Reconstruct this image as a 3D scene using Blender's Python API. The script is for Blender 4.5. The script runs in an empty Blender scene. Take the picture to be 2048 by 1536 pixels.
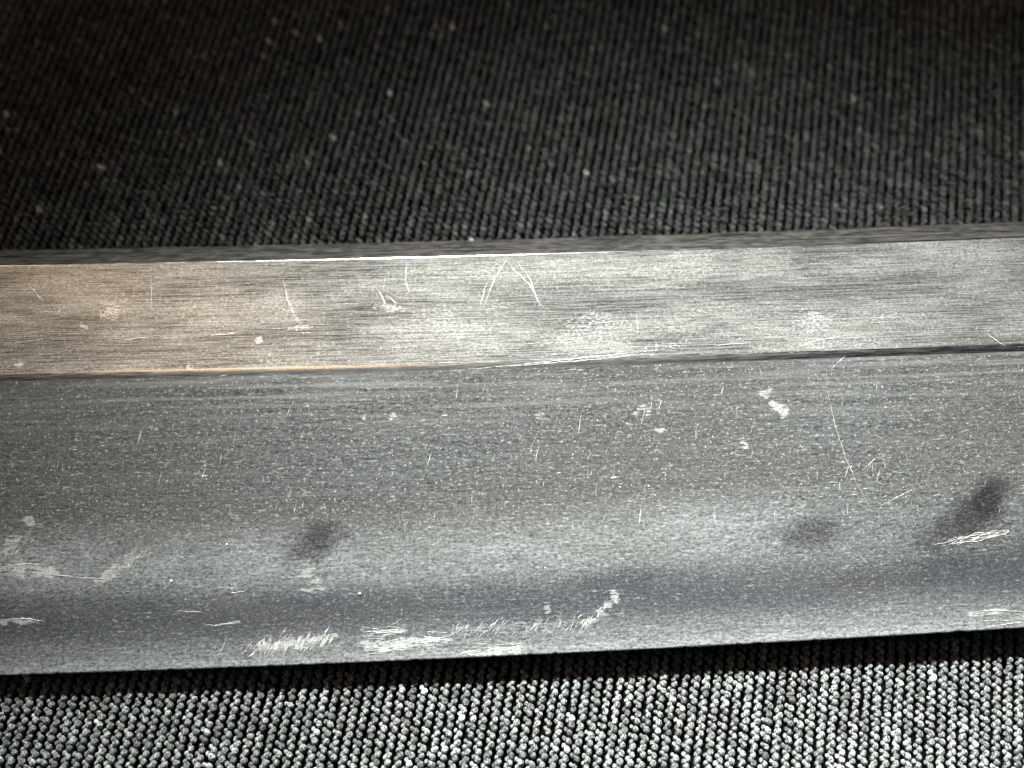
import bpy, math, random
import numpy as np
from mathutils import Vector, Matrix

# ------------------------------------------------------------------ camera, world, lamps
# everything below is laid out in millimetres and written to the scene in metres
MM = 0.001
scene = bpy.context.scene
TILT, FPX, DIST, FOCUS_Z = math.radians(20), 2000.0, 72.0, 6.0
CAM = np.array([0.0, -DIST * math.sin(TILT), FOCUS_Z + DIST * math.cos(TILT)])
FWD = np.array([0.0, math.sin(TILT), -math.cos(TILT)])
UP = np.array([0.0, math.cos(TILT), math.sin(TILT)])

cam_data = bpy.data.cameras.new('camera')
cam_data.sensor_width = 36.0
cam_data.lens = 36.0 * FPX / 2048.0
cam_data.clip_start = 0.002
cam_data.clip_end = 10.0
cam_data.dof.use_dof = True
cam_data.dof.focus_distance = 71.0 * MM
cam_data.dof.aperture_fstop = 19.0
cam = bpy.data.objects.new('camera', cam_data)
cam.location = Vector(CAM * MM)
cam.rotation_euler = (TILT, 0, 0)
scene.collection.objects.link(cam)
scene.camera = cam

world = bpy.data.worlds.new('World')
scene.world = world
world.use_nodes = True
bg = world.node_tree.nodes['Background']
bg.inputs['Color'].default_value = (0.62, 0.75, 1.0, 1)
bg.inputs['Strength'].default_value = 0.032


def aim(o, target):
    d = Vector(target) * MM - o.location
    o.rotation_euler = d.to_track_quat('-Z', 'Y').to_euler()


def spot(name, loc, target, power, radius, angle, blend, col):
    l = bpy.data.lights.new(name, 'SPOT')
    l.energy = power
    l.shadow_soft_size = radius * MM
    l.spot_size = math.radians(angle)
    l.spot_blend = blend
    l.color = col
    o = bpy.data.objects.new(name, l)
    o.location = Vector(loc) * MM
    aim(o, target)
    scene.collection.objects.link(o)
    return o


def area(name, loc, target, power, sx, sy, col):
    l = bpy.data.lights.new(name, 'AREA')
    l.shape = 'RECTANGLE'
    l.size, l.size_y = sx * MM, sy * MM
    l.energy = power
    l.color = col
    o = bpy.data.objects.new(name, l)
    o.location = Vector(loc) * MM
    aim(o, target)
    scene.collection.objects.link(o)
    return o


spot('desk_lamp_light', (-80, 500, 430), (33, -136, 0), 520.0, 30, 14.6, 1.0, (0.96, 1.0, 0.97))
area('warm_lamp_light', (-150, 130, 300), (-20, 5, 6), 0.17, 14, 300, (1.0, 0.60, 0.30))
area('overhead_fill', (-30, 20, 720), (0, 0, 0), 0.20, 420, 420, (0.93, 0.98, 1.0))  # added soft fill overhead, gives the bevel something to reflect

scene.view_settings.view_transform = 'Standard'
scene.view_settings.look = 'None'
scene.view_settings.exposure = 0.0
scene.view_settings.gamma = 1.0
scene.view_settings.use_curve_mapping = False

rng = np.random.default_rng(11)
random.seed(5)

# ------------------------------------------------------------------ blade geometry (mm)
Z_RIDGE, Z_BACK = 7.0, 7.35


def y_back(x): return 9.78 + 0.0311 * x + 0.000205 * x * x
def y_ridge(x): return 0.94 + 0.0317 * x + 0.00012 * x * x
def y_edge(x): return -18.53 + 0.0446 * x + 0.000215 * x * x


def flat_z(s):
    """upper flat; s = 0 at the ridge, 1 at the line of the back"""
    w = s * 9.4
    drop = 0.06 * np.maximum(0, 1 - w / 0.48) ** 2
    return 7.06 + (Z_BACK - 7.06) * s - drop


def z_edge(x): return 1.28 + 0.006 * np.clip(x, -50, 50)


def bevel_z(t, x):
    """cutting bevel; t = 0 at the ridge, 1 at the edge, slightly full"""
    return Z_RIDGE - (Z_RIDGE - z_edge(x)) * (0.80 * t + 0.20 * t * t)


def top_z(x, y):
    yr, yb, ye = y_ridge(x), y_back(x), y_edge(x)
    if y >= yr:
        return float(flat_z(np.float64(min(1, (y - yr) / (yb - yr)))))
    return float(bevel_z(min(1, (yr - y) / (yr - ye)), x))


def spot_on_blade(px, py):
    """a mark seen at a pixel of the photograph -> its place on the blade's upper face"""
    d = FWD + np.array([1.0, 0, 0]) * (px - 1024) / FPX - UP * (py - 768) / FPX
    z = 6.0
    for _ in range(12):
        p = CAM + d * (z - CAM[2]) / d[2]
        z = top_z(p[0], p[1])
    return p[0], p[1]


def to_px(P):
    d = P - CAM
    w = d @ FWD
    return 1024 + FPX * d[:, 0] / w, 768 - FPX * (d @ UP) / w, w


# ------------------------------------------------------------------ helpers
def link(o, parent=None):
    scene.collection.objects.link(o)
    if parent is not None:
        o.parent = parent
    return o


def mesh_np(name, V, F, mat, parent=None, smooth=True, quads=True):
    me = bpy.data.meshes.new(name)
    F = np.asarray(F, dtype=np.int32)
    k = F.shape[1]
    me.vertices.add(len(V))
    me.vertices.foreach_set('co', (np.asarray(V, dtype=np.float64) * MM).astype(np.float32).ravel())
    me.loops.add(F.size)
    me.loops.foreach_set('vertex_index', F.ravel())
    me.polygons.add(len(F))
    me.polygons.foreach_set('loop_start', np.arange(0, F.size, k, dtype=np.int32))
    me.polygons.foreach_set('use_smooth', np.full(len(F), smooth, dtype=bool))
    me.update(calc_edges=True)
    me.validate()
    me.materials.append(mat)
    o = bpy.data.objects.new(name, me)
    return link(o, parent)


def grid_faces(nu, nv, off=0, flip=False):
    i, j = np.meshgrid(np.arange(nu - 1), np.arange(nv - 1), indexing='ij')
    a = (i * nv + j).ravel() + off
    f = np.stack([a, a + nv, a + nv + 1, a + 1], 1)
    return f[:, ::-1] if flip else f


def set_uv(o, uv):
    me = o.data
    lay = me.uv_layers.new(name='UVMap')
    li = np.empty(len(me.loops), dtype=np.int32)
    me.loops.foreach_get('vertex_index', li)
    lay.data.foreach_set('uv', uv[li].astype(np.float32).ravel())


def set_attr(o, name, val):
    a = o.data.attributes.new(name, 'FLOAT', 'POINT')
    a.data.foreach_set('value', val.astype(np.float32))


# value noise in numpy
_lat = np.random.default_rng(3).random((256, 256))


def vnoise(x, y):
    xi, yi = np.floor(x).astype(int), np.floor(y).astype(int)
    fx, fy = x - xi, y - yi
    fx, fy = fx * fx * (3 - 2 * fx), fy * fy * (3 - 2 * fy)
    g = lambda a, b: _lat[a % 256, b % 256]
    return (g(xi, yi) * (1 - fx) + g(xi + 1, yi) * fx) * (1 - fy) + (g(xi, yi + 1) * (1 - fx) + g(xi + 1, yi + 1) * fx) * fy


def fbm(x, y, n=4):
    s = 0
    for k in range(n):
        s = s + vnoise(x * 2 ** k + 17 * k, y * 2 ** k + 31 * k) / 2 ** (k + 1)
    return s


def sstep(a, b, x):
    t = np.clip((x - a) / (b - a), 0, 1)
    return t * t * (3 - 2 * t)


# ------------------------------------------------------------------ materials
class NT:
    def __init__(self, name):
        self.m = bpy.data.materials.new(name)
        self.m.use_nodes = True
        self.t = self.m.node_tree
        self.b = self.t.nodes['Principled BSDF']

    def n(self, kind, **kw):
        nd = self.t.nodes.new('ShaderNode' + kind)
        for k, v in kw.items():
            setattr(nd, k, v)
        return nd

    def put(self, sock, v):
        if isinstance(v, bpy.types.NodeSocket):
            self.t.links.new(v, sock)
        else:
            sock.default_value = v

    def math(self, op, a, b=0.0, c=None, clamp=False):
        nd = self.n('Math', operation=op, use_clamp=clamp)
        self.put(nd.inputs[0], a)
        self.put(nd.inputs[1], b)
        if c is not None:
            self.put(nd.inputs[2], c)
        return nd.outputs[0]

    def mix(self, f, a, b, mode='MIX'):
        nd = self.n('Mix', data_type='RGBA', blend_type=mode)
        self.put(nd.inputs[0], f)
        self.put(nd.inputs[6], a)
        self.put(nd.inputs[7], b)
        return nd.outputs[2]

    def attr(self, name):
        return self.n('Attribute', attribute_name=name).outputs['Fac']

    def noise(self, vec, scale, loc=(0, 0, 0), detail=2.0, rough=0.5, dist=0.0):
        mp = self.n('Mapping')
        self.put(mp.inputs['Vector'], vec)
        mp.inputs['Scale'].default_value = scale
        mp.inputs['Location'].default_value = loc
        nz = self.n('TexNoise')
        self.put(nz.inputs['Vector'], mp.outputs[0])
        nz.inputs['Scale'].default_value = 1.0
        nz.inputs['Detail'].default_value = detail
        nz.inputs['Roughness'].default_value = rough
        nz.inputs['Distortion'].default_value = dist
        return nz.outputs['Fac']

    def ramp(self, f, lo, hi, a=0.0, b=1.0):
        nd = self.n('MapRange', interpolation_type='SMOOTHSTEP')
        self.put(nd.inputs[0], f)
        nd.inputs[1].default_value, nd.inputs[2].default_value = lo, hi
        nd.inputs[3].default_value, nd.inputs[4].default_value = a, b
        return nd.outputs[0]

    def bump(self, h, dist, strength=1.0):
        nd = self.n('Bump')
        self.put(nd.inputs['Height'], h)
        nd.inputs['Distance'].default_value = dist * MM
        nd.inputs['Strength'].default_value = strength
        self.t.links.new(nd.outputs[0], self.b.inputs['Normal'])


def ragged(k, mask, grain, amount=1.1):
    """break a soft mask up with the surface grain"""
    g = k.math('MULTIPLY', k.math('SUBTRACT', grain, 0.5), amount)
    on = k.ramp(mask, 0.02, 0.2)
    return k.math('MULTIPLY', k.ramp(k.math('ADD', mask, g), 0.22, 0.72), on)


def tangent(k):
    tg = k.n('Tangent', direction_type='UV_MAP', uv_map='UVMap')
    k.put(k.b.inputs['Tangent'], tg.outputs[0])


def steel_flat():
    """brushed, lightly scratched steel of the upper flat"""
    k = NT('brushed_steel')
    uv = k.n('UVMap', uv_map='UVMap').outputs[0]
    b1 = k.noise(uv, (0.06, 13, 1), detail=4, rough=0.7)
    b2 = k.noise(uv, (0.35, 11.0, 1), (5, 3, 0), detail=4, rough=0.75, dist=0.25)
    wear = k.noise(uv, (0.11, 0.40, 1), (9, 1, 0), detail=6, rough=0.6)
    sp = k.noise(uv, (4, 6.5, 1), (2, 7, 0), detail=3, rough=0.7)
    curl = k.noise(uv, (2.6, 4.5, 1), (12, 7, 0), detail=2, dist=2.5)
    lines = k.ramp(k.math('MULTIPLY_ADD', b1, 0.5, k.math('MULTIPLY', b2, 0.5)), 0.40, 0.62)
    wv = k.ramp(wear, 0.36, 0.70)
    base = k.mix(lines, (0.028, 0.027, 0.026, 1), (0.255, 0.25, 0.238, 1))
    wisp = k.ramp(k.math('ABSOLUTE', k.math('SUBTRACT', curl, 0.5)), 0.0, 0.06, 1.0, 0.0)
    hair = k.math('MULTIPLY', wisp, k.math('MULTIPLY_ADD', wv, 0.75, 0.25))
    base = k.mix(k.math('MULTIPLY', wv, k.ramp(sp, 0.35, 0.62, 0.06, 0.50)), base, (0.44, 0.442, 0.42, 1))
    base = k.mix(k.math('MULTIPLY', hair, 0.6), base, (0.80, 0.79, 0.74, 1))
    base = k.mix(k.math('MULTIPLY', k.ramp(sp, 0.56, 0.68), 0.55), base, (0.62, 0.61, 0.58, 1))
    base = k.mix(k.math('MULTIPLY', ragged(k, k.attr('white'), sp, 2.0), k.math('MULTIPLY_ADD', wisp, 0.65, 0.3)), base, (0.80, 0.81, 0.78, 1))
    k.put(k.b.inputs['Base Color'], base)
    k.b.inputs['Metallic'].default_value = 0.5
    k.b.inputs['Specular IOR Level'].default_value = 0.3
    k.put(k.b.inputs['Roughness'], k.ramp(lines, 0, 1, 0.27, 0.34))
    k.b.inputs['Anisotropic'].default_value = 0.3
    tangent(k)
    k.bump(k.math('ADD', lines, k.math('MULTIPLY', sp, 0.6)), 0.0014)
    return k.m


def steel_spine():
    """dark, unpolished, lengthwise filed steel of the back"""
    k = NT('filed_dark_steel')
    uv = k.n('UVMap', uv_map='UVMap').outputs[0]
    b1 = k.noise(uv, (0.2, 2.6, 1), detail=4, rough=0.75)
    b2 = k.noise(uv, (1.0, 2.5, 1), (3, 4, 0), detail=3)
    lines = k.ramp(k.math('MULTIPLY_ADD', b1, 0.65, k.math('MULTIPLY', b2, 0.35)), 0.40, 0.64)
    k.put(k.b.inputs['Base Color'], k.mix(lines, (0.008, 0.0075, 0.007, 1), (0.095, 0.086, 0.078, 1)))
    k.b.inputs['Metallic'].default_value = 0.3
    k.b.inputs['Specular IOR Level'].default_value = 0.25
    k.b.inputs['Roughness'].default_value = 0.5
    tangent(k)
    k.bump(lines, 0.006)
    return k.m


def steel_ridge(name, r0, r1):
    """the thin burnished line where two faces meet"""
    k = NT(name)
    uv = k.n('UVMap', uv_map='UVMap').outputs[0]
    b1 = k.noise(uv, (0.5, 9, 1), detail=3, rough=0.7)
    k.put(k.b.inputs['Base Color'], k.mix(b1, (0.30, 0.29, 0.28, 1), (0.75, 0.74, 0.71, 1)))
    k.b.inputs['Metallic'].default_value = 1.0
    k.put(k.b.inputs['Roughness'], k.ramp(b1, 0.3, 0.7, r0, r1))
    tangent(k)
    k.bump(b1, 0.002)
    return k.m


def steel_bevel():
    """polished bevel with the clouded tempered band along the edge"""
    k = NT('tempered_steel')
    uv = k.n('UVMap', uv_map='UVMap').outputs[0]
    fine = k.noise(uv, (3.4, 6.0, 1), detail=4, rough=0.75, dist=0.5)
    dash = k.noise(uv, (1.0, 6.5, 1), (4, 2, 0), detail=3, rough=0.7)
    brush = k.noise(uv, (0.06, 2.2, 1), (1, 6, 0), detail=5, rough=0.65)
    cloud = k.noise(uv, (0.05, 0.14, 1), (3, 3, 0), detail=5)
    mott = k.noise(uv, (0.30, 1.3, 1), (6, 2, 0), detail=6, rough=0.7)
    ham = k.math('MULTIPLY', k.math('MULTIPLY', k.attr('temper'), k.ramp(mott, 0.3, 0.7, 0.6, 1.25)), k.ramp(fine, 0.3, 0.7, 0.6, 1.3), clamp=True)
    dots = k.noise(uv, (5.5, 5.5, 1), (1, 9, 0), detail=1)
    worm = k.noise(uv, (2.4, 4.4, 1), (11, 5, 0), detail=2, rough=0.6, dist=1.6)
    wisp = k.ramp(k.math('ABSOLUTE', k.math('SUBTRACT', worm, 0.5)), 0.0, 0.055, 1.0, 0.0)
    tex = k.ramp(k.math('MULTIPLY_ADD', fine, 0.6, k.math('MULTIPLY', dash, 0.4)), 0.34, 0.66)
    steel = k.mix(tex, (0.034, 0.036, 0.036, 1), (0.19, 0.193, 0.19, 1))
    streak = k.math('MULTIPLY', k.ramp(brush, 0.42, 0.68), k.math('MULTIPLY_ADD', k.attr('brushed'), 0.8, 0.22))
    steel = k.mix(streak, steel, (0.30, 0.30, 0.295, 1))
    steel = k.mix(k.math('MULTIPLY', k.ramp(cloud, 0.38, 0.66), 0.45), steel, (0.12, 0.106, 0.097, 1))
    flick = k.ramp(k.math('MULTIPLY_ADD', dash, 0.55, k.math('MULTIPLY', fine, 0.45)), 0.565, 0.64)
    steel = k.mix(k.math('MULTIPLY', flick, 0.75), steel, (0.66, 0.66, 0.63, 1))
    steel = k.mix(k.math('MULTIPLY', k.ramp(dots, 0.66, 0.72), 0.9), steel, (0.6, 0.6, 0.58, 1))
    white = k.mix(tex, (0.14, 0.15, 0.152, 1), (0.50, 0.515, 0.51, 1))
    base = k.mix(ham, steel, white)
    base = k.mix(k.math('MULTIPLY', wisp, k.ramp(fine, 0.35, 0.65, 0.05, 0.5)), base, (0.42, 0.43, 0.42, 1))
    base = k.mix(k.math('MULTIPLY', k.attr('band'), k.ramp(fine, 0.35, 0.7, 0.8, 0.3)), base, (0.065, 0.07, 0.09, 1))
    base = k.mix(k.math('MULTIPLY', k.attr('stain'), k.ramp(fine, 0.35, 0.7, 1.0, 0.7), clamp=True), base, (0.025, 0.024, 0.025, 1))
    base = k.mix(k.math('MULTIPLY', ragged(k, k.attr('white'), dash, 2.4), k.math('MULTIPLY_ADD', wisp, 0.6, 0.35)), base, (0.82, 0.83, 0.79, 1))
    k.put(k.b.inputs['Base Color'], base)
    k.b.inputs['Metallic'].default_value = 0.45
    k.b.inputs['Specular IOR Level'].default_value = 0.3
    k.put(k.b.inputs['Roughness'], k.math('MULTIPLY_ADD', ham, 0.14, 0.34))
    k.b.inputs['Anisotropic'].default_value = 0.25
    tangent(k)
    k.bump(k.math('ADD', tex, k.math('MULTIPLY', brush, 0.8)), 0.004)
    return k.m


def plain(name, col, rough, metal=0.0):
    k = NT(name)
    geo = k.n('NewGeometry').outputs['Position']
    nz = k.noise(geo, (2500, 2500, 2500), detail=4, rough=0.7)
    k.put(k.b.inputs['Base Color'], k.mix(k.ramp(nz, 0.3, 0.7), tuple(c * 0.35 for c in col) + (1,), tuple(min(1, c * 1.25) for c in col) + (1,)))
    k.b.inputs['Roughness'].default_value = rough
    k.b.inputs['Metallic'].default_value = metal
    return k.m


def yarn():
    k = NT('black_yarn')
    geo = k.n('NewGeometry').outputs['Position']
    tint = k.n('Attribute', attribute_name='tint')
    nz = k.noise(geo, (5200, 3600, 4600), detail=2.5, rough=0.7, dist=2.0)
    base = k.mix(k.ramp(nz, 0.42, 0.58), (0.06, 0.06, 0.06, 1), (1.75, 1.75, 1.75, 1))  # fibre sparkle painted into the yarn colour by contrasty noise
    base = k.mix(1.0, tint.outputs['Color'], base, 'MULTIPLY')
    k.put(k.b.inputs['Base Color'], base)
    k.put(k.b.inputs['Roughness'], k.ramp(nz, 0.3, 0.7, 0.50, 0.24))
    k.b.inputs['Specular IOR Level'].default_value = 0.55
    k.bump(nz, 0.24)
    return k.m


M_FLAT, M_BEVEL, M_YARN = steel_flat(), steel_bevel(), yarn()
M_SPINE, M_RIDGE = steel_spine(), steel_ridge('burnished_steel', 0.18, 0.32)
M_CORNER = steel_ridge('worn_corner_steel', 0.13, 0.22)
M_SCR = plain('bright_scratch', (0.78, 0.78, 0.73), 0.5, 0.3)
M_DUST = plain('white_dust', (0.85, 0.85, 0.82), 0.8)
M_SHEET = plain('black_gap_shade', (0.002, 0.002, 0.002), 1.0)  # near-black sheet, paints the shade in the gaps between stitches
M_SHEET.node_tree.nodes['Principled BSDF'].inputs['Specular IOR Level'].default_value = 0.0

# ------------------------------------------------------------------ fabric (the ground the blade lies on)
PITCH_X, PITCH_Y, SKEW = 0.77, 0.545, 0.185


def sheet_z(x, y):
    return -0.55 + 0 * x


gx, gy = np.linspace(-130, 130, 60), np.linspace(-110, 130, 60)
GX, GY = np.meshgrid(gx, gy, indexing='ij')
fabric = mesh_np('fabric', np.stack([GX, GY, sheet_z(GX, GY)], 2).reshape(-1, 3), grid_faces(60, 60), M_SHEET)
fabric['kind'] = 'structure'
fabric['label'] = 'black knitted cloth of small beady stitches under the blade'
fabric['category'] = 'cloth'


def blob(nu, nv, rx, ry, rz, ridges, twist, seed, squash=0.0):
    r = np.random.default_rng(seed)
    th = np.linspace(0, 2 * np.pi, nu, endpoint=False)
    ph = np.linspace(0, np.pi, nv + 1)[1:-1]
    P = [[0, 0, 1.0]]
    for p in ph:
        for t in th:
            P.append([np.sin(p) * np.cos(t), np.sin(p) * np.sin(t), np.cos(p)])
    P.append([0, 0, -1.0])
    P = np.array(P)
    ax = np.array([np.cos(twist), np.sin(twist), 0.15])
    ax /= np.linalg.norm(ax)
    e1 = np.cross(ax, [0, 0, 1]); e1 /= np.linalg.norm(e1)
    e2 = np.cross(ax, e1)
    ang = np.arctan2(P @ e2, P @ e1)
    along = P @ ax
    k = 1 + ridges * np.sin(9 * ang + 2.2 * along + r.random() * 6) * (1 - along ** 2) + 0.10 * (r.random(len(P)) - 0.5)
    P = P * k[:, None] * np.array([rx, ry, rz])
    F = []
    n = len(ph)
    for j in range(nu):
        F.append([0, 1 + j, 1 + (j + 1) % nu])
        for i in range(n - 1):
            a, b = 1 + i * nu + j, 1 + i * nu + (j + 1) % nu
            F += [[a, a + nu, b + nu], [a, b + nu, b]]
        F.append([len(P) - 1, 1 + (n - 1) * nu + (j + 1) % nu, 1 + (n - 1) * nu + j])
    return P, np.array(F)


def join(parts):
    V, F, o = [], [], 0
    for p, f in parts:
        V.append(p); F.append(f + o); o += len(p)
    return np.concatenate(V), np.concatenate(F)


def stitch_template(seed, hi):
    r = np.random.default_rng(seed)
    n1, n2 = ((16, 10) if hi else (8, 6))
    m1, m2 = ((9, 6) if hi else (6, 4))
    A, fa = blob(n1, n2, 0.225 + 0.02 * r.random(), 0.275 + 0.03 * r.random(), 0.29, 0.07 if hi else 0.03, 0.9 + 0.5 * r.random(), seed)
    A = A + np.array([0.07, -0.06, -0.29])
    B, fb = blob(m1, m2, 0.165, 0.21, 0.21, 0.06, 2.2, seed + 50)
    B = B + np.array([-0.12, 0.22, -0.28 + 0.05 * r.random()])
    return join([(A, fa), (B, fb)])


# lattice: columns lean, wander and bunch a little as knitting does
ci, ri = np.meshgrid(np.arange(-100, 101), np.arange(-78, 122), indexing='ij')
ci, ri = ci.ravel().astype(float), ri.ravel().astype(float)
u, v = ci * PITCH_X, ri * PITCH_Y
u = u + 0.32 * (fbm(u * 0.05 + 40, v * 0.03 + 9, 3) - 0.5) * 2 + 0.02 * rng.standard_normal(len(u))
v = v + 0.5 * (fbm(u * 0.02 + 4, v * 0.05 + 3, 2) - 0.5) + 0.03 * rng.standard_normal(len(u))
bx = u * math.cos(SKEW) + v * math.sin(SKEW)
by = -u * math.sin(SKEW) * 0.35 + v * math.cos(SKEW)
bz = -0.06 * rng.random(len(u)) - 0.12 * (fbm(bx * 0.25, by * 0.25, 2) - 0.5)
P = np.stack([bx, by, bz], 1)
px, py, pw = to_px(P)
keep = (px > -190) & (px < 2240) & (py > -190) & (py < 1700)
P, px, py, pw = P[keep], px[keep], py[keep], pw[keep]
N = len(P)
val = 0.135 * np.exp(0.30 * rng.standard_normal(N))
lint = rng.random(N) < 0.012
val[lint] *= 2.2
val[rng.random(N) < 0.004] *= 7.0
hue = rng.standard_normal((N, 3)) * 0.018
cl = np.stack([fbm(P[:, 0] * 0.5 + 10 * k, P[:, 1] * 0.5 + 7 * k, 2) - 0.5 for k in range(3)], 1) * 0.16
TINT = np.clip(val[:, None] * (np.array([0.97, 1.01, 0.985]) + hue + cl), 0.004, 0.8)
yaw = 0.22 * rng.standard_normal(N)
siz = 1 + 0.06 * rng.standard_normal(N)

hidden = (P[:, 1] > y_edge(P[:, 0]) + 5) & (P[:, 1] < y_back(P[:, 0]) - 1)
front = (py > 1180) & ~hidden
inframe = (px > 8) & (px < 2040) & (py > 1300) & (py < 1530)
order = np.argsort(np.where(inframe, pw, 1e9))
solo = np.zeros(N, bool)
solo[order[:300]] = True


def set_tint(o, cols):
    a = o.data.attributes.new('tint', 'FLOAT_COLOR', 'POINT')
    c = np.concatenate([cols, np.ones((len(cols), 1))], 1)
    a.data.foreach_set('color', c.astype(np.float32).ravel())


HI = [stitch_template(100 + k, True) for k in range(6)]
LO = [stitch_template(200 + k, False) for k in range(4)]


def stitch_mass(name, mask, templates):
    V, F, C, off = [], [], [], 0
    idx = np.where(mask)[0]
    pick = rng.integers(0, len(templates), len(idx))
    for k, (tv, tf) in enumerate(templates):
        ids = idx[pick == k]
        if not len(ids):
            continue
        c, s = np.cos(yaw[ids])[:, None], np.sin(yaw[ids])[:, None]
        X = tv[None, :, 0] * c - tv[None, :, 1] * s
        Y = tv[None, :, 0] * s + tv[None, :, 1] * c
        Z = np.repeat(tv[None, :, 2], len(ids), 0)
        W = np.stack([X, Y, Z], 2) * siz[ids][:, None, None] + P[ids][:, None, :]
        V.append(W.reshape(-1, 3))
        F.append((tf[None] + (np.arange(len(ids)) * len(tv))[:, None, None] + off).reshape(-1, 3))
        C.append(np.repeat(TINT[ids], len(tv), 0))
        off += len(ids) * len(tv)
    o = mesh_np(name, np.concatenate(V), np.concatenate(F), M_YARN, fabric)
    set_tint(o, np.concatenate(C))
    o['kind'] = 'stuff'
    return o


stitch_mass('stitch_rows', front & ~solo, HI)
stitch_mass('stitch_rows', ~front & ~solo, LO)

variants = []
for k in range(16):
    tv, tf = HI[k % 6]
    o = mesh_np('stitch', tv, tf, M_YARN, fabric)
    j = order[k]
    set_tint(o, np.repeat(TINT[j][None], len(tv), 0))
    variants.append(o)
for n, j in enumerate(order[:300]):
    if n < 16:
        o = variants[n]
    else:
        o = variants[int(rng.integers(0, 16))].copy()
        link(o, fabric)
    o.location = Vector(P[j] * MM)
    o.rotation_euler = (0, 0, yaw[j])
    o.scale = (siz[j],) * 3

# ------------------------------------------------------------------ the blade
blade = bpy.data.objects.new('sword_blade', None)
link(blade)
blade.location = (0, 0, 0)
blade.empty_display_size = 0.01
blade['label'] = 'worn grey steel curved sword blade lying flat on black knitted cloth'
blade['category'] = 'blade'

XS = np.concatenate([np.linspace(-115, -44, 30)[:-1], np.arange(-44, 44.01, 0.11), np.linspace(44, 115, 30)[1:]])
NX = len(XS)


def strip(name, rows, mat):
    """rows: list of (y(x), z) arrays across the part -> one ruled mesh"""
    Y = np.stack([r[0] for r in rows], 1)
    Z = np.stack([np.broadcast_to(r[1], XS.shape) for r in rows], 1)
    X = np.repeat(XS[:, None], len(rows), 1)
    o = mesh_np(name, np.stack([X, Y, Z], 2).reshape(-1, 3), grid_faces(NX, len(rows)), mat, blade)
    arc = np.concatenate([[0], np.cumsum(np.hypot(np.diff(Y[NX // 2]), np.diff(Z[NX // 2])))])
    set_uv(o, np.stack([X, np.repeat(arc[None], NX, 0)], 2).reshape(-1, 2))
    return o, X, Y


# upper flat, from the ridge to the rounded line of the back
S0, T0 = 0.052, 0.006
ss = np.concatenate([np.linspace(S0, 0.12, 12)[:-1], np.linspace(0.12, 0.985, 84)])
yr, yb, ye = y_ridge(XS), y_back(XS), y_edge(XS)
wob = 0.02 * (fbm(XS * 0.6, XS * 0 + 5, 3) - 0.5)
def flat_row(s):
    return (yr + wob * (1 - s) + (yb - yr) * s, flat_z(np.float64(s)) + 0.03 * (fbm(XS * 0.08, XS * 0 + s * 2, 2) - 0.5) * sstep(0.02, 0.10, s))


def bevel_row(t):
    return (yr + wob * (1 - t) - (yr - ye - nick) * t,
            bevel_z(t, XS) + 0.05 * (fbm(XS * 0.05, XS * 0 + t * 3, 2) - 0.5) * sstep(0.0, 0.08, t) * (1 - t))


nick = 0.10 * np.maximum(0, fbm(XS * 2.3, XS * 0 + 2, 3) - 0.55) * 3
upper, UX, UY = strip('upper_flat', [flat_row(s) for s in ss][::-1], M_FLAT)
strip('ridge_line', [flat_row(s) for s in np.linspace(S0, 0, 16)] + [bevel_row(t) for t in (T0 * 0.4, T0)], M_RIDGE)

# the back: rounded corner, sloping face to the peak, then the hidden half
z_end = flat_z(np.float64(0.985))
y_end = yr + (yb - yr) * 0.985
A0 = math.atan(-0.031)
rows = []
for a in np.linspace(A0, math.radians(45), 9):
    R = 0.20
    rows.append((y_end + R * (math.sin(a) - math.sin(A0)), z_end - R * (math.cos(A0) - math.cos(a))))
strip('corner_line', rows[::-1], M_CORNER)
yk, zk = rows[-1]
rows = [rows[-1]]
for t in np.linspace(0.05, 1, 24):
    rows.append((yk + t * 2.55, zk - t * 2.55 * 0.98))
yp, zp = rows[-1]
rows.append((yp, zp - 0.25))
for t in np.linspace(0.1, 1, 5):
    rows.append((yp - t * 2.6, (zp - 0.25) * (1 - t) + 0.55 * t))
spine, SX, SY = strip('spine', rows[::-1], M_SPINE)

# cutting bevel, from the ridge to the nicked edge
rows = [bevel_row(t) for t in np.concatenate([np.linspace(T0, 0.03, 6)[:-1], np.linspace(0.03, 1.0, 185)])]
yl, zl = rows[-1]
for a in (0.4, 0.8, 1.0):
    rows.append((yl - 0.02 * math.sin(a * 1.5), zl - 0.05 * a))
bevel, BX, BY = strip('bevel', rows, M_BEVEL)

# hidden underside: the mirror of the upper face, resting on the cloth
ym, zm = rows[-1]
rows = [(ym, zm)]
for t in np.linspace(0.9, 0, 8):
    rows.append((yr - (yr - ye) * t, 1.0 * (0.8 * t + 0.2 * t * t)))
for s in np.linspace(0.2, 1, 5):
    rows.append((yr + (yb - yr) * s, 0.55 * s))
strip('underside', rows, M_BEVEL)


# --- stains, tempered band and whitish deposits as surface attributes (plan position in mm)
def ell(X, Y, px0, py0, rx, ry, rot=0.0, soft=0.6, rag=0.35, fr=0.6):
    cx, cy = spot_on_blade(px0, py0)
    k = 1 / 27.0
    dx, dy = X - cx, Y - cy
    c, s = math.cos(rot), math.sin(rot)
    a, b = (dx * c + dy * s) / (rx * k), (-dx * s + dy * c) / (ry * k)
    d = np.hypot(a, b) + rag * 2 * (fbm(X * fr * 2 + px0, Y * fr * 2 + py0, 4) - 0.5)
    return 1 - sstep(1 - soft, 1 + soft * 0.4, d)


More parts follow.
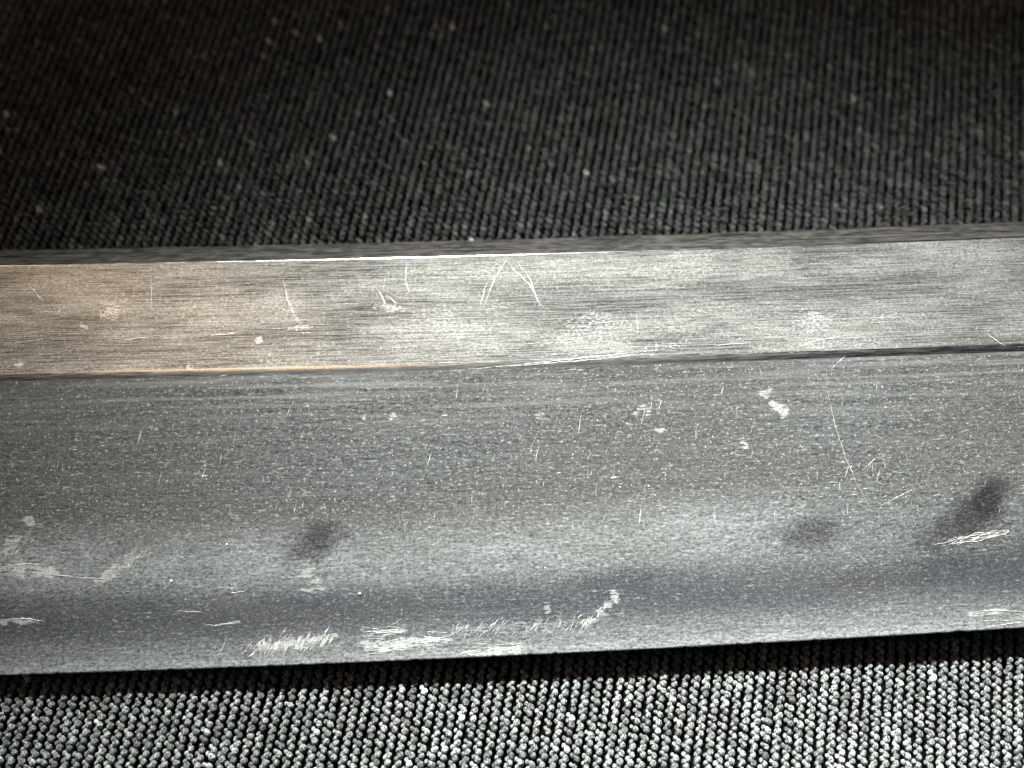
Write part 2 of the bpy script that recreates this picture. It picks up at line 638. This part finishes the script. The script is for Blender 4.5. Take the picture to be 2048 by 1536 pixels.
DARK = [(1966, 1008, 60, 42, 0.6, 1.0), (1905, 1052, 86, 34, 0.55, 0.75), (1940, 1030, 70, 42, 0.6, 0.85), (1880, 1135, 120, 34, 0.25, 0.38), (2010, 1110, 90, 60, 0, 0.3),
        (636, 1084, 66, 38, 0.5, 0.85), (1622, 1062, 80, 44, 0.2, 0.72), (1250, 1160, 110, 24, 0.1, 0.25), (250, 1100, 60, 24, 0.2, 0.22),
        (1740, 1165, 130, 24, 0.12, 0.3)]
PALE = [(1532, 784, 15, 10, 0.4, 0.7), (1560, 818, 20, 13, -0.6, 0.95), (1488, 888, 13, 10, 0, 0.9), (57, 1040, 16, 14, 0, 0.7),
        (1285, 822, 18, 14, 0.5, 0.6), (1320, 860, 9, 5, 0, 0.9), (1230, 1194, 9, 14, 0.3, 0.8), (785, 832, 12, 8, 0, 0.6),
        (727, 830, 5, 12, 0, 0.8), (625, 1165, 26, 34, 0.4, 0.5), (600, 1135, 24, 14, 0.6, 0.35), (1550, 1092, 14, 9, 0, 0.4),
        (40, 1140, 90, 14, -0.05, 0.75), (20, 1090, 26, 16, 0.6, 0.7), (250, 1125, 46, 16, 0.7, 0.5), (215, 1152, 26, 10, 0.5, 0.8),
        (35, 1243, 55, 6, 0, 0.8), (800, 1288, 95, 12, 0.06, 0.9), (590, 1286, 80, 11, 0.12, 0.8), (770, 1262, 45, 10, 0.1, 0.6),
        (990, 1302, 55, 11, 0.06, 0.85), (1060, 1252, 150, 10, 0.06, 0.4), (1210, 1218, 18, 12, 0.6, 0.7), (1980, 1225, 55, 6, 0.1, 0.6),
        (1085, 828, 18, 10, 0.2, 0.45), (455, 1175, 30, 5, 0.2, 0.5), (1095, 1215, 8, 10, 0, 0.7), (470, 1245, 40, 4, 0.1, 0.5)]
FLATPALE = [(222, 622, 24, 20, 0.4, 0.5), (517, 681, 9, 9, 0, 0.8), (40, 728, 12, 8, 0.3, 0.8), (170, 655, 14, 5, -0.4, 0.6),
            (380, 735, 10, 8, 0, 0.5), (1630, 640, 60, 30, 0.1, 0.35), (1180, 650, 80, 30, 0.2, 0.35), (870, 630, 60, 24, 0.1, 0.3),
            (780, 615, 40, 10, -0.1, 0.5), (600, 655, 30, 6, 0.1, 0.6), (1635, 632, 20, 12, 0, 0.5), (1340, 690, 60, 10, 0.1, 0.35)]

d_edge = BY - y_edge(BX)
lift = 0.9 * (fbm(BX * 0.09 + 3, BX * 0 + 1, 3) - 0.5)
fade_r = 1 - sstep(12, 30, BX)
cloudy = sstep(3.6 + lift, 7.0 + lift, d_edge) * (1 - sstep(7.2 + lift, 11.0 + lift, d_edge)) * (0.15 + 0.85 * fade_r)
near = (1 - sstep(1.0, 3.4 + 0.4 * lift, d_edge)) * 0.55
rim = (1 - sstep(0.1, 0.9, d_edge)) * 0.6
temper = np.clip(cloudy * (0.65 + 0.7 * (fbm(BX * 0.12, BY * 0.35, 4) - 0.35)) + near + rim, 0, 1)
set_attr(bevel, 'temper', temper.ravel())
st = np.zeros_like(BX)
for a, b, c, d, r, w in DARK:
    st = np.maximum(st, w * ell(BX, BY, a, b, c, d, r, 0.85, 0.55, 0.28))
band = sstep(0.4, 3.0, d_edge) * (1 - sstep(4.3 + lift, 6.0 + lift, d_edge)) * 0.32
set_attr(bevel, 'band', np.clip(band * (0.5 + 1.1 * fbm(BX * 0.15, BY * 0.6, 4)) * 2.6, 0, 1).ravel())
set_attr(bevel, 'stain', st.ravel())
set_attr(bevel, 'brushed', (1 - sstep(0.5, 5.0, y_ridge(BX) - BY)).ravel())
wh = np.zeros_like(BX)
for a, b, c, d, r, w in PALE:
    wh = np.maximum(wh, w * ell(BX, BY, a, b, c, d, r, 0.5, 0.55, 1.3) * sstep(0.3, 0.6, fbm(BX * 1.6, BY * 7.0, 3) + 0.12))
set_attr(bevel, 'white', wh.ravel())
wh = np.zeros_like(UX)
for a, b, c, d, r, w in FLATPALE:
    wh = np.maximum(wh, w * ell(UX, UY, a, b, c, d, r, 0.6, 0.5, 1.2))
set_attr(upper, 'white', wh.ravel())


# --- scratches: shallow bright furrows following the surface
def ribbon(pts, w, taper=True, lift_mm=0.007, jit=0.0):
    """pts in plan mm -> (verts, faces) of a thin strip lying on the face"""
    pts = np.array(pts, float)
    seg = np.concatenate([[0], np.cumsum(np.hypot(*np.diff(pts, axis=0).T))])
    n = max(3, int(seg[-1] / 0.18) + 2)
    s = np.linspace(0, seg[-1], n)
    q = np.stack([np.interp(s, seg, pts[:, 0]), np.interp(s, seg, pts[:, 1])], 1)
    if jit:
        q[1:-1] += rng.standard_normal((n - 2, 2)) * jit
    t = np.gradient(q, axis=0)
    t /= np.linalg.norm(t, axis=1)[:, None] + 1e-9
    nrm = np.stack([-t[:, 1], t[:, 0]], 1)
    ww = w * (0.55 + 0.6 * rng.random(n))
    if taper:
        ww *= np.minimum(1, 0.25 + 2.2 * np.minimum(np.linspace(0, 1, n), np.linspace(1, 0, n)))
    V = []
    for k in range(n):
        for sg in (-1, 0, 1):
            x, y = q[k] + nrm[k] * sg * ww[k] / 2
            y = max(y, y_edge(x) + 0.06)
            V.append([x, y, top_z(x, y) + (lift_mm if sg == 0 else 0.001) + 0.012])
    F = []
    for k in range(n - 1):
        a = 3 * k
        F += [[a, a + 3, a + 4, a + 1], [a + 1, a + 4, a + 5, a + 2]]
    return np.array(V), np.array(F)


def px_path(p):
    return [spot_on_blade(*q) for q in p]


W1 = 0.037
LINES = [([(55, 565), (75, 590), (88, 604)], 1.0), ([(302, 545), (304, 640)], 0.7), ([(566, 560), (575, 600), (590, 630), (602, 650)], 1.5),
         ([(220, 686), (280, 676), (310, 672), (322, 660)], 0.9), ([(395, 672), (470, 667), (487, 656), (487, 645)], 1.1),
         ([(750, 570), (765, 595), (775, 617)], 1.5), ([(772, 550), (765, 582)], 1.0), ([(770, 588), (800, 612)], 1.1),
         ([(813, 520), (811, 560), (821, 592)], 1.5), ([(960, 615), (966, 590), (975, 562)], 1.5), ([(968, 612), (990, 556), (1012, 522)], 1.5),
         ([(1012, 522), (1035, 545), (1060, 570), (1075, 600), (1090, 618)], 1.5), ([(1033, 522), (1060, 556), (1080, 615)], 1.5),
         ([(1273, 625), (1275, 676)], 0.8), ([(1968, 664), (2012, 693)], 1.1), ([(900, 742), (1050, 728), (1200, 712), (1330, 699)], 1.0),
         ([(1000, 735), (1150, 722), (1260, 712)], 0.9), ([(0, 690), (70, 680), (140, 668)], 0.8), ([(20, 720), (160, 698)], 0.7),
         ([(1590, 690), (1660, 676), (1700, 670)], 0.9),
         ([(1652, 738), (1655, 780), (1668, 842), (1690, 912), (1715, 970), (1745, 1025)], 0.9), ([(1720, 945), (1762, 905)], 0.4),
         ([(1760, 1012), (1832, 975)], 0.4), ([(274, 890), (283, 862), (294, 847)], 1.5), ([(343, 862), (351, 838)], 1.1),
         ([(570, 840), (580, 814)], 1.1), ([(600, 882), (609, 860)], 1.0), ([(400, 968), (412, 934)], 1.2), ([(550, 1022), (558, 1000)], 1.1),
         ([(575, 1000), (583, 974)], 1.2), ([(588, 1028), (592, 1006)], 1.1), ([(605, 1018), (606, 1000)], 1.0), ([(850, 942), (864, 903)], 1.2),
         ([(1070, 922), (1079, 888)], 1.1), ([(1157, 866), (1162, 828)], 1.2), ([(911, 802), (915, 775)], 1.1), ([(318, 970), (324, 940)], 0.9),
         ([(1283, 848), (1290, 818)], 1.3), ([(1301, 825), (1304, 790)], 1.0), ([(1318, 820), (1323, 800)], 1.1), ([(1278, 1055), (1282, 1010)], 1.2),
         ([(1690, 955), (1698, 925)], 1.1), ([(1754, 965), (1759, 940)], 1.2), ([(1390, 880), (1394, 852)], 1.0), ([(1443, 795), (1446, 770)], 1.0),
         ([(85, 1146), (130, 1152), (160, 1156), (215, 1158), (226, 1150)], 2.2), ([(0, 1135), (50, 1128), (100, 1130)], 2.2),
         ([(0, 1148), (60, 1144), (110, 1152)], 1.2), ([(0, 1240), (50, 1236), (90, 1243)], 2.4), ([(405, 1247), (430, 1251), (480, 1243)], 1.2),
         ([(350, 1222), (405, 1224)], 1.0), ([(460, 1186), (490, 1182), (494, 1172)], 1.0), ([(438, 1310), (448, 1290), (455, 1272)], 1.4),
         ([(1935, 1226), (1985, 1220), (2048, 1224)], 1.2), ([(1955, 1242), (2005, 1240), (2048, 1246)], 0.9), ([(1960, 1256), (2048, 1243)], 1.0),
         ([(1662, 738), (1690, 712)], 0.6)]
for path, w in LINES:
    V, F = ribbon(px_path(path), W1 * w, jit=0.02)
    mesh_np('scratch', V, F, M_SCR, blade)

# the tangled pale scuff under the dark smudge
parts = []
for k in range(7):
    x0 = 1880 + 26 * rng.random()
    pts = [(x0 + (2018 - x0) * t, 1086 - 22 * t + 7 * math.sin(6 * t + k * 1.7) * (1 - 0.3 * t) + rng.normal() * 2) for t in np.linspace(0, 1, 9)]
    parts.append(ribbon(px_path(pts), W1 * 1.0, jit=0.01))
parts.append(ribbon(px_path([(1866, 1089), (1890, 1086), (1905, 1080)]), W1))
V, F = join(parts)
o = mesh_np('scuff', V, F, M_SCR, blade); o['kind'] = 'stuff'


def hatch(x0, y0, x1, y1, n, length, ang, spread, w):
    parts = []
    for k in range(n):
        t = rng.random()
        cx, cy = x0 + (x1 - x0) * t + rng.normal() * 3, y0 + (y1 - y0) * t + rng.normal() * spread
        L = length * (0.4 + 0.9 * rng.random())
        a = ang + rng.normal() * 0.2
        dx, dy = math.cos(a) * L / 2, -math.sin(a) * L / 2
        parts.append(ribbon(px_path([(cx - dx, cy - dy), (cx + 2 * rng.normal(), cy), (cx + dx, cy + dy)]), W1 * w * (0.6 + 0.7 * rng.random())))
    return join(parts)


for args in [(485, 1300, 560, 1290, 30, 20, 0.95, 6, 1.1), (515, 1298, 668, 1274, 80, 24, 1.0, 7, 1.3), (900, 1262, 1020, 1252, 34, 20, 0.9, 6, 1.0),
             (1020, 1258, 1200, 1240, 44, 22, 1.05, 6, 1.0), (205, 1160, 300, 1105, 40, 20, 1.0, 8, 0.8), (0, 1112, 60, 1080, 26, 14, 0.8, 8, 1.0),
             (745, 1300, 880, 1278, 40, 40, 0.12, 6, 1.1), (930, 1305, 1040, 1296, 24, 34, 0.1, 5, 1.0), (1190, 1232, 1225, 1200, 14, 16, 1.0, 4, 1.0),
             (740, 1266, 800, 1258, 14, 30, 0.1, 5, 1.0)]:
    V, F = hatch(*args)
    o = mesh_np('rub_mark', V, F, M_SCR, blade); o['kind'] = 'stuff'

# countless small ticks on the bevel and fine lines on the flat
parts = []
for k in range(230):
    cx, cy = rng.random() * 2048, 730 + 330 * rng.random() ** 0.8
    cy += -0.03 * (cx - 1024)
    L = 6 + 22 * rng.random() ** 2.5
    a = (1.35 if cx < 1200 else 1.55) + rng.normal() * 0.18
    if rng.random() < 0.45:
        a = rng.normal() * 0.12
        L *= 0.8
    dx, dy = math.cos(a) * L / 2, -math.sin(a) * L / 2
    parts.append(ribbon(px_path([(cx - dx, cy - dy), (cx + dx, cy + dy)]), W1 * (0.45 + 0.5 * rng.random())))
V, F = join(parts)
o = mesh_np('fine_scratches', V, F, M_SCR, blade); o['kind'] = 'stuff'
parts = []
for k in range(150):
    cx = rng.random() * 2048
    cy = 535 + 190 * rng.random() - 0.03 * (cx - 1024)
    L = 20 + 90 * rng.random() ** 2
    a = 0.03 + rng.normal() * 0.06
    dx, dy = math.cos(a) * L / 2, -math.sin(a) * L / 2
    parts.append(ribbon(px_path([(cx - dx, cy - dy), (cx, cy + rng.normal() * 1.5), (cx + dx, cy + dy)]), W1 * (0.3 + 0.35 * rng.random())))
V, F = join(parts)
o = mesh_np('fine_scratches', V, F, M_SCR, blade); o['kind'] = 'stuff'

# dust specks
parts = []
for k in range(26):
    cx, cy = rng.random() * 2048, 740 + 440 * rng.random()
    x, y = spot_on_blade(cx, cy - 0.03 * (cx - 1024))
    r = 0.03 + 0.06 * rng.random() ** 3
    v, f = blob(6, 4, r * (0.8 + 0.6 * rng.random()), r, r * 0.35, 0.0, 0.5, int(k))
    parts.append((v + np.array([x, y, top_z(x, y) + r * 0.2 + 0.008]), f))
V, F = join(parts)
o = mesh_np('dust', V, F, M_DUST)
o['kind'] = 'stuff'
o['label'] = 'tiny white dust specks scattered over the blade'
o['category'] = 'dust'
